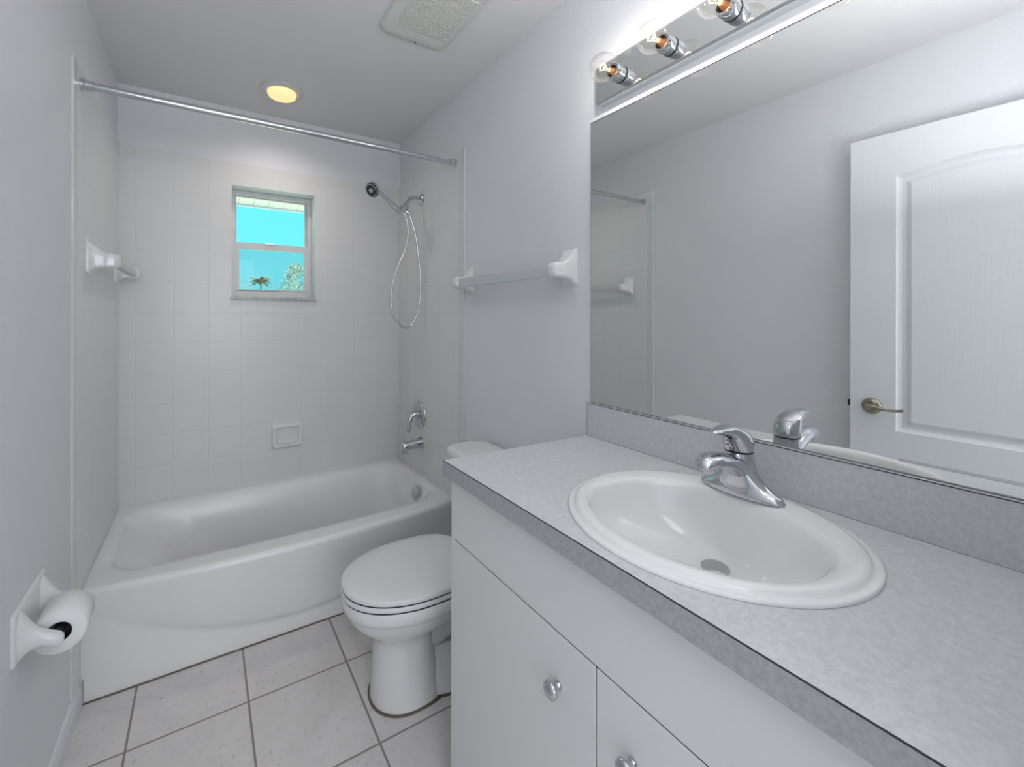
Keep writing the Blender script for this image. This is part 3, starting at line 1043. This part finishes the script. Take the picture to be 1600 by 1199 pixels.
for (ya_, yb_, ky) in ((SY + g, VY1 - 0.0165, 0.6275), (VY0, SY - g, 0.456)):
    bm = box(NB(), VX, VX + 0.018, ya_, yb_, 0.085, SZ - g, 0.0008, 1)
    dr = obj('door', bm, CAB, va)
    bm = lathe(NB(), (VX, ky, 0.6135), (-1, 0, 0), [(0, 0.0095), (0.002, 0.0095), (0.005, 0.0075), (0.010, 0.0065), (0.014, 0.0085), (0.017, 0.0150), (0.0195, 0.0172), (0.0225, 0.0172), (0.026, 0.0155), (0.029, 0.010), (0.030, 0.0)], 32)
    kn = obj('knob', bm, CHROME, dr, smooth=45)
    kn['label'] = 'chrome mushroom knob'

# ------------------------------------------------------------------ countertop with a cut-out for the sink
SCX, SCY = 0.815, 0.493
ct = thing('countertop', 'grey speckled laminate countertop with a matching backsplash', 'countertop', (0.83, 0.53, CT))
bm = NB()
cxa, cxb, cyb = 0.554, XR, 0.002


def edge_hit(dx, dy):
    ts = []
    if dx > 1e-9:
        ts.append((cxb - SCX) / dx)
    if dx < -1e-9:
        ts.append((cxa - SCX) / dx)
    if dy < -1e-9:
        ts.append((cyb - SCY) / dy)
    # left end runs from (cxa,1.062) to (cxb,1.036)
    nx, ny = 1.062 - 1.036, cxb - cxa
    den = nx * dx + ny * dy
    if den > 1e-9:
        ts.append((nx * (cxa - SCX) + ny * (1.062 - SCY)) / den)
    t_ = min(q for q in ts if q > 0)
    return SCX + dx * t_, SCY + dy * t_


angs = [2 * PI * i / 120 for i in range(120)]
for (px, py) in ((cxa, 1.062), (cxb, 1.036), (cxa, cyb), (cxb, cyb)):
    angs.append(math.atan2(py - SCY, px - SCX) % (2 * PI))
angs = sorted(set(round(a, 6) for a in angs))
o_t, h_t, h_b, o_b = [], [], [], []
for a in angs:
    dx, dy = math.cos(a), math.sin(a)
    X, Y = edge_hit(dx, dy)
    k = 1 / math.sqrt((dx / 0.215) ** 2 + (dy / 0.245) ** 2)
    o_t.append(Vector((X, Y, CT)))
    h_t.append(Vector((SCX + dx * k, SCY + dy * k, CT)))
    o_b.append(Vector((X, Y, CT - 0.0405)))
    h_b.append(Vector((SCX + dx * k, SCY + dy * k, CT - 0.0405)))
loft(bm, [h_b, h_t, o_t, o_b, h_b], False, False)
bmesh.ops.remove_doubles(bm, verts=bm.verts, dist=1e-6)
obj('worktop', bm, LAM, ct)
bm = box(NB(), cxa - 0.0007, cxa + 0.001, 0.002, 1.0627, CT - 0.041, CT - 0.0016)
obj('edge_band', bm, LAM_SHADE, ct)['label'] = 'grey laminate edge band with shade in its colour'
bsx = XR - 0.018
bm = NB()
box(bm, bsx, XR, 0.002, 1.037, CT, 1.031)
bs = obj('backsplash', bm, LAM, ct)
bm = NB()
box(bm, cxa - 0.0006, cxa + 0.0008, 0.002, 1.0625, CT - 0.0018, CT + 0.0003)
obj('laminate_seam', bm, DARK, ct)['label'] = 'thin dark laminate seam line'
bm = NB()
box(bm, bsx - 0.0005, bsx + 0.0008, 0.002, 1.0375, 1.0295, 1.0313)
box(bm, bsx - 0.0005, bsx + 0.0005, 1.0365, 1.0375, CT, 1.031)
obj('laminate_seam', bm, DARK, ct)
bm = NB()
box(bm, bsx - 0.0015, bsx, 0.002, 1.036, CT, CT + 0.0012)
obj('caulk_line', bm, mat('grey_caulk', (0.36, 0.37, 0.39), 0.6), ct)

# ------------------------------------------------------------------ sink
sk = thing('sink', 'white oval drop-in sink in the grey countertop', 'sink', (SCX, SCY, CT))
bm = NB()
spec = [  # cx, cy, a(front), b, n, z
    (0.817, 0.492, 0.240, 0.262, 2.0, 0.0004), (0.817, 0.492, 0.240, 0.262, 2.0, 0.004), (0.817, 0.492, 0.237, 0.259, 2.0, 0.006), (0.816, 0.492, 0.231, 0.253, 2.0, 0.0062),
    (0.816, 0.492, 0.228, 0.250, 2.0, 0.0065), (0.815, 0.492, 0.225, 0.247, 2.0, 0.010), (0.815, 0.492, 0.220, 0.243, 2.0, 0.0138), (0.813, 0.492, 0.212, 0.237, 2.0, 0.0155), (0.808, 0.492, 0.200, 0.228, 2.02, 0.0150),
    (0.800, 0.492, 0.183, 0.217, 2.05, 0.0135), (0.795, 0.492, 0.172, 0.209, 2.1, 0.0090), (0.793, 0.492, 0.166, 0.204, 2.12, -0.001), (0.790, 0.493, 0.162, 0.199, 2.15, -0.020), (0.793, 0.493, 0.155, 0.190, 2.15, -0.042),
    (0.800, 0.494, 0.144, 0.174, 2.12, -0.064), (0.812, 0.495, 0.126, 0.150, 2.08, -0.083), (0.834, 0.497, 0.100, 0.116, 2.0, -0.099), (0.858, 0.500, 0.068, 0.076, 2.0, -0.1105), (0.876, 0.501, 0.041, 0.043, 2.0, -0.1155), (0.884, 0.502, 0.026, 0.026, 2.0, -0.117)]
rings = [[Vector((x, y, CT + dz)) for x, y in superell(cx_, cy_, a, b_, n_, 96)] for cx_, cy_, a, b_, n_, dz in spec]
loft(bm, rings, False, True)
obj('basin', bm, SINKM, sk, smooth=60)
bm = lathe(NB(), (0.884, 0.502, CT - 0.1165), (0, 0, 1), [(0, 0.0265), (0.002, 0.0265), (0.003, 0.024), (0.0055, 0.022), (0.0062, 0.018), (0.0065, 0)], 36)
obj('drain_stopper', bm, mat('brushed_steel', (0.5, 0.5, 0.5), 0.4, 0.8), sk, smooth=40)['label'] = 'round grey metal drain stopper'

# ------------------------------------------------------------------ faucet
FX, FY, FZ = 0.984, 0.505, CT + 0.016
fa = thing('faucet', 'chrome single lever faucet behind the oval sink', 'faucet', (FX, FY, FZ))
bm = NB()
rings = []
for z, ax, ay, dx in ((-0.0015, 0.0265, 0.086, 0), (0.003, 0.0265, 0.086, 0), (0.009, 0.0255, 0.082, 0), (0.014, 0.0245, 0.072, 0), (0.022, 0.0245, 0.058, 0.0), (0.033, 0.025, 0.045, -0.001), (0.046, 0.0255, 0.036, -0.002),
                      (0.062, 0.0255, 0.030, -0.003), (0.078, 0.0252, 0.0275, -0.004), (0.089, 0.0250, 0.0262, -0.005)):
    rings.append([Vector((FX + dx + p[0], FY + p[1], FZ + z)) for p in superell(0, 0, ax, ay, 2.1, 48)])
loft(bm, rings)
obj('faucet_body', bm, CHROME, fa, smooth=60)
bm = NB()
rings = []
for d, z, hy, hz in ((0.0, 0.044, 0.030, 0.030), (-0.02, 0.056, 0.0275, 0.027), (-0.045, 0.069, 0.025, 0.0205), (-0.070, 0.0785, 0.0245, 0.0185), (-0.095, 0.084, 0.0245, 0.0175), (-0.116, 0.085, 0.0235, 0.016),
                     (-0.132, 0.083, 0.0210, 0.0135), (-0.143, 0.080, 0.0155, 0.0095), (-0.148, 0.078, 0.008, 0.005)):
    ring = []
    for i in range(36):
        a = 2 * PI * i / 36
        zz = math.sin(a)
        zz = zz if zz > 0 else zz * 0.8
        ring.append(Vector((FX + d, FY + hy * math.cos(a), FZ + z + hz * zz)))
    rings.append(ring)
loft(bm, rings)
obj('spout', bm, CHROME, fa, smooth=60)
bm = lathe(NB(), (FX - 0.118, FY, FZ + 0.074), (0, 0, -1), [(0, 0.0125), (0.008, 0.0125), (0.010, 0.0115)], 24)
obj('aerator', bm, CHROMES, fa, smooth=40)
bm = lathe(NB(), (FX - 0.0055, FY, FZ + 0.0885), (0, 0, 1), [(0, 0.0268), (0.0035, 0.0268)], 40)
obj('handle_gap', bm, BLACK, fa)
bm = NB()
rings = []
for z, cxo, af, ab, b_ in ((0.0917, -0.0055, 0.0268, 0.0265, 0.0265), (0.094, -0.0055, 0.0285, 0.0275, 0.0278), (0.102, -0.006, 0.0315, 0.0280, 0.0285), (0.112, -0.008, 0.036, 0.0275, 0.0282), (0.122, -0.012, 0.042, 0.0265, 0.0272), (0.130, -0.018, 0.048, 0.0245, 0.0258),
                           (0.1365, -0.027, 0.052, 0.023, 0.0235), (0.142, -0.038, 0.058, 0.0225, 0.0215), (0.1465, -0.050, 0.056, 0.021, 0.0190), (0.1495, -0.060, 0.044, 0.017, 0.014), (0.151, -0.066, 0.028, 0.012, 0.008)):
    # lip lifts forward: shear the ring so its front rises
    ring = []
    for (x, y) in superell(cxo, 0, af, b_, 2.1, 44, a2=ab):
        lift = 0.0
        if z > 0.115:
            lift = -max(0.0, -(x + 0.05)) * 0.10
        ring.append(Vector((FX + x, FY + y, FZ + z + lift)))
    rings.append(ring)
loft(bm, rings)
obj('handle', bm, CHROME, fa, smooth=60)
bm = lathe(NB(), (FX - 0.0395, FY, FZ + 0.107), (-1, 0, -0.1), [(0, 0.0045), (0.0008, 0.0045)], 20)
for vv in bm.verts:
    vv.co.y = FY + (vv.co.y - FY) * 1.7
hb = obj('temperature_mark', bm, [PLASTICW], fa)
bm = box(NB(), FX - 0.0412, FX - 0.0400, FY + 0.003, FY + 0.0075, FZ + 0.106, FZ + 0.109)
obj('red_mark', bm, RED, hb)
bm = box(NB(), FX - 0.0412, FX - 0.0400, FY - 0.0075, FY - 0.003, FZ + 0.106, FZ + 0.109)
obj('blue_mark', bm, BLUE, hb)
bm = lathe(NB(), (FX + 0.031, FY - 0.004, FZ - 0.003), (0, 0, 1), [(0, 0.003), (0.058, 0.003), (0.060, 0.0055), (0.068, 0.0055), (0.070, 0.003)], 12)
obj('lift_rod', bm, CHROME, fa, smooth=40)

# ------------------------------------------------------------------ mirror
mi = thing('mirror', 'large frameless wall mirror above the grey backsplash', 'mirror', (XR, 0.53, 1.032))
bm = box(NB(), XR - 0.006, XR - 0.001, 0.012, 1.034, 1.0325, 1.952)
obj('mirror_edge', bm, MIRROR_E, mi)
bm = NB()
vs = [bm.verts.new(p) for p in ((XR - 0.0063, 0.0135, 1.034), (XR - 0.0063, 1.0325, 1.034), (XR - 0.0063, 1.0325, 1.9505), (XR - 0.0063, 0.0135, 1.9505))]
bm.faces.new(vs)
obj('mirror_glass', bm, MIRROR, mi)
bm = NB()
box(bm, XR - 0.007, XR - 0.0055, 0.012, 1.034, 1.9505, 1.9525)
obj('dark_edge', bm, DARK, mi)

# ------------------------------------------------------------------ vanity light
LX = 1.060
LYc = [0.889 - 0.1625 * k for k in range(5)]
LZ = 2.038
vl = thing('vanity_light_bar', 'mirrored chrome vanity light bar with clear globe bulbs above the mirror', 'light fixture', (LX, 0.564, LZ))
bm = NB()
rings = []
y_a, y_b = 0.987, 0.987 - 0.84
z0_, z1_ = 1.986, 2.105
for y in (y_b, y_a):
    rings.append([Vector((x, y, z)) for x, z in ((XR, z0_), (LX + 0.004, z0_), (LX, z0_ + 0.007), (LX, z1_ - 0.007), (LX + 0.004, z1_), (XR, z1_))])
loft(bm, rings)
BARC = mat('mirrored_bar_chrome', (0.74, 0.77, 0.76), 0.03, 1.0)
obj('backplate', bm, BARC, vl)
for k, y in enumerate(LYc):
    sx_ = LX
    bm = lathe(NB(), (sx_ - 0.0015, y, LZ), (-1, 0, 0), [(0, 0.0225), (0.003, 0.0235), (0.036, 0.0235), (0.038, 0.0225), (0.038, 0.017), (0.012, 0.016)], 36, cap1=False)
    so = obj('socket', bm, CHROME, vl, smooth=40)
    bm = lathe(NB(), (sx_, y, LZ), (-1, 0, 0), [(0, 0.0242), (0.0015, 0.0242)], 36)
    obj('gasket', bm, BLACK, so)
    bc = Vector((0.984, y, LZ))
    prof = []
    for i in range(22):
        a = PI * (1 - i / 21 * 0.83)      # from the far pole to the neck
        prof.append((0.040 * math.cos(a) * -1, 0.040 * math.sin(a)))
    prof = [(-p_, r_) for p_, r_ in prof]
    prof = [(0.0 + p_, max(r_, 0.0001)) for p_, r_ in prof]
    pr_ = [(p_, r_) for p_, r_ in prof] + [(0.044, 0.0155), (0.060, 0.0145)]
    bm = lathe(NB(), bc, (1, 0, 0), pr_, 36, cap0=False, cap1=False)
    bu = obj('bulb', bm, BULBG, vl, smooth=80)
    bu['label'] = 'clear globe bulb'
    bm = tube(NB(), [bc + Vector((0.052, 0, 0)), bc + Vector((0.024, 0, 0))], [0.012, 0.006], n=16, sub=1)
    obj('neck', bm, COPPER, bu, smooth=40)
    bm = NB()
    fp = []
    for i in range(13):
        a = -0.3 + (PI + 0.6) * i / 12
        fp.append(bc + Vector((-0.003 + 0.001 * (i % 2), 0.011 * math.cos(a), 0.011 * math.sin(a) - 0.002)))
    tube(bm, fp, 0.0009, n=6, sub=2)
    tube(bm, [bc + Vector((0.026, 0, 0)), fp[0]], 0.0005, n=5, sub=1)
    tube(bm, [bc + Vector((0.026, 0, 0)), fp[-1]], 0.0005, n=5, sub=1)
    obj('filament', bm, FILA, bu)
    l = light('bulb_light', 'POINT', bc + Vector((-0.004, 0, 0.0)), BULB_W, (1.0, 0.95, 0.92), 0.004)

# ------------------------------------------------------------------ tub ceiling light
cl = thing('ceiling_light', 'round recessed ceiling light with a warm glowing lens above the tub', 'ceiling light', (0.328, 2.385, H))
C0 = Vector((0.328, 2.378, H))
bm = lathe(NB(), C0, (0, 0, -1), [(0, 0.100), (0.003, 0.100), (0.007, 0.096), (0.009, 0.090), (0.008, 0.080), (0.012, 0.072), (0.010, 0.066)], 64, cap1=False)
obj('trim_ring', bm, mat('grey_white_ring', (0.66, 0.69, 0.70), 0.25), cl, smooth=35)
bm = lathe(NB(), C0 + Vector((0, 0, -0.008)), (0, 0, -1), [(0, 0.067), (0.010, 0.067), (0.020, 0.064), (0.027, 0.054), (0.031, 0.034), (0.032, 0.0)], 64, cap0=True)
ln = obj('glass_lens', bm, LENS, cl, smooth=60)
# the glow of the lamp comes off the lens
tl = light('tub_lamp_light', 'SPOT', C0 + Vector((0, 0, -0.05)), LAMP_W, (1.0, 0.92, 0.84))
tl.data.spot_size = math.radians(165)
tl.data.spot_blend = 1.0
tl.data.shadow_soft_size = 0.06

# ------------------------------------------------------------------ exhaust fan
fn = thing('exhaust_fan', 'off-white slatted exhaust fan cover on the ceiling', 'vent', (0.72, 1.49, H))
bm = NB()
fcx, fcy, fhx, fhy = 0.714, 1.440, 0.142, 0.215
rings = []
for ins, d, r in ((0, 0, 0.04), (0, 0.006, 0.04), (0.003, 0.012, 0.04), (0.010, 0.017, 0.038), (0.03, 0.021, 0.03)):
    rings.append([Vector((x, y, H - d)) for x, y in rrect(fcx, fcy, fhx - ins, fhy - ins, r, m=4, k=6)])
loft(bm, rings)
obj('cover', bm, FANM, fn, smooth=30)
for i in range(26):
    y = fcy + 0.118 - i * 0.0098
    bm = box(NB(), fcx - 0.106, fcx + 0.106, y - 0.0028, y + 0.0028, H - 0.0245, H - 0.020)
    obj('slat', bm, FANM, fn)
for i in range(4):
    y = fcy + 0.172 - i * 0.0098
    bm = box(NB(), fcx - 0.106, fcx + 0.106, y - 0.0028, y + 0.0028, H - 0.0225, H - 0.020)
    obj('slat', bm, FANM, fn)
bm = lathe(NB(), (fcx + 0.01, fcy + 0.196, H - 0.0195), (0, 0, -1), [(0, 0.003), (0.003, 0.002)], 10)
obj('screw', bm, DARK, fn)

# ------------------------------------------------------------------ bathroom door, swung open against the left wall
DW, DH, DT = 0.762, 2.070, 0.035
door = thing('door_1', None, None, (-0.288, 0.022, 0.012), kind='structure')
bm = NB()
nU, nV = 150, 330


def arch(u, edge_z, rise, ua, ub):
    t_ = (u - ua) / (ub - ua)
    t_ = max(0, min(1, t_))
    return edge_z + rise * (0.5 - 0.5 * math.cos(2 * PI * t_)) ** 0.8


def panel_depth(u, z):
    # u from the latch edge (0) to the hinge edge (DW); depth of the moulded groove at (u, z)
    ua, ub = 0.149, DW - 0.149
    best = 1e9
    for (zb_, zt_, rise) in ((0.829, 1.889, 0.030), (0.16, 0.721, 0.0)):
        if not (ua - 0.01 < u < ub + 0.01):
            continue
        top = arch(u, zt_, rise, ua, ub)
        d = min(u - ua, ub - u, z - zb_, top - z)
        if d > 0:
            best = d
    if best > 1e8:
        return 0.0
    d = best
    if d < 0.008:
        return 0.006 * (d / 0.008) ** 0.6
    if d < 0.016:
        return 0.006 + 0.003 * (d - 0.008) / 0.008
    if d < 0.030:
        return 0.009
    if d < 0.046:
        t_ = (d - 0.030) / 0.016
        return 0.009 - 0.0075 * t_
    return 0.0015


us = sorted(set([0, DW] + [round(DW * i / nU, 5) for i in range(nU + 1)] + [0.149 + q for q in (0, .004, .008, .016, .03, .046)] + [DW - 0.149 - q for q in (0, .004, .008, .016, .03, .046)]))
zs = sorted(set([0, DH] + [round(DH * i / nV, 5) for i in range(nV + 1)] + [0.829 + q for q in (0, .004, .008, .016, .03, .046)] + [0.721 - q for q in (0, .004, .008, .016, .03, .046)]))
# local frame: u runs along -y from the free edge; face looks towards +x
ang = math.radians(1.9)


def dpt(u, n_, z):
    yl = DW - u                        # distance from the hinge
    x = -0.288 + math.sin(ang) * yl + n_ * math.cos(ang)
    y = 0.022 + math.cos(ang) * yl - n_ * math.sin(ang)
    return Vector((x, y, z + 0.012))


G = [[bm.verts.new(dpt(u, 0.0 - 1.35 * panel_depth(u, z), z)) for z in zs] for u in us]
for i in range(len(us) - 1):
    for j in range(len(zs) - 1):
        bm.faces.new((G[i][j], G[i + 1][j], G[i + 1][j + 1], G[i][j + 1]))
back = [bm.verts.new(dpt(u, -DT, z)) for u, z in ((0, 0), (DW, 0), (DW, DH), (0, DH))]
bm.faces.new(back)
nz, nu = len(zs), len(us)
bm.faces.new([G[0][j] for j in range(nz)] + [back[3], back[0]])
bm.faces.new([G[-1][j] for j in range(nz - 1, -1, -1)] + [back[1], back[2]])
bm.faces.new([G[i][-1] for i in range(nu)] + [back[2], back[3]])
bm.faces.new([G[i][0] for i in range(nu - 1, -1, -1)] + [back[0], back[1]])
obj('door_slab', bm, DOORM, door, smooth=25)
hz_ = 0.922
hc = dpt(0.073, 0, hz_)
hx_v = Vector((math.cos(ang), -math.sin(ang), 0))
hy_v = Vector((math.sin(ang), math.cos(ang), 0))
bm = lathe(NB(), hc, hx_v, [(0, 0.0335), (0.003, 0.0335), (0.009, 0.029), (0.012, 0.018), (0.030, 0.0125), (0.044, 0.0125), (0.050, 0.012)], 40)
hn_ = obj('door_handle', bm, NICKEL, door, smooth=45)
hn_['label'] = 'antique nickel lever handle'
bm = NB()
b0 = hc + hx_v * 0.046
tube(bm, [b0 + hy_v * 0.008, b0 - hy_v * 0.018 + Vector((0, 0, 0.003)), b0 - hy_v * 0.055 + Vector((0, 0, -0.003)) + hx_v * 0.004, b0 - hy_v * 0.092 + Vector((0, 0, -0.001)) + hx_v * 0.002, b0 - hy_v * 0.108 + Vector((0, 0, 0.003)) + hx_v * 0.004],
     [0.013, 0.0115, 0.0075, 0.0068, 0.0075], n=16, flat=[1, 0.9, 0.75, 0.8, 0.8])
obj('lever', bm, NICKEL, hn_, smooth=60)
bm = NB()
e0 = dpt(0.0, -DT / 2, hz_)
c0 = e0 + hy_v * 0.004
box(bm, c0.x - 0.008, c0.x + 0.008, c0.y - 0.004, c0.y + 0.007, c0.z - 0.013, c0.z + 0.013, 0.002)
obj('latch', bm, BLACK, door)
for z in (0.2, 1.02, 1.84):
    bm = lathe(NB(), (-0.296, 0.010, z), (0, 0, 1), [(0, 0.005), (0.09, 0.005)], 12)
    obj('hinge', bm, NICKEL, door, smooth=40)
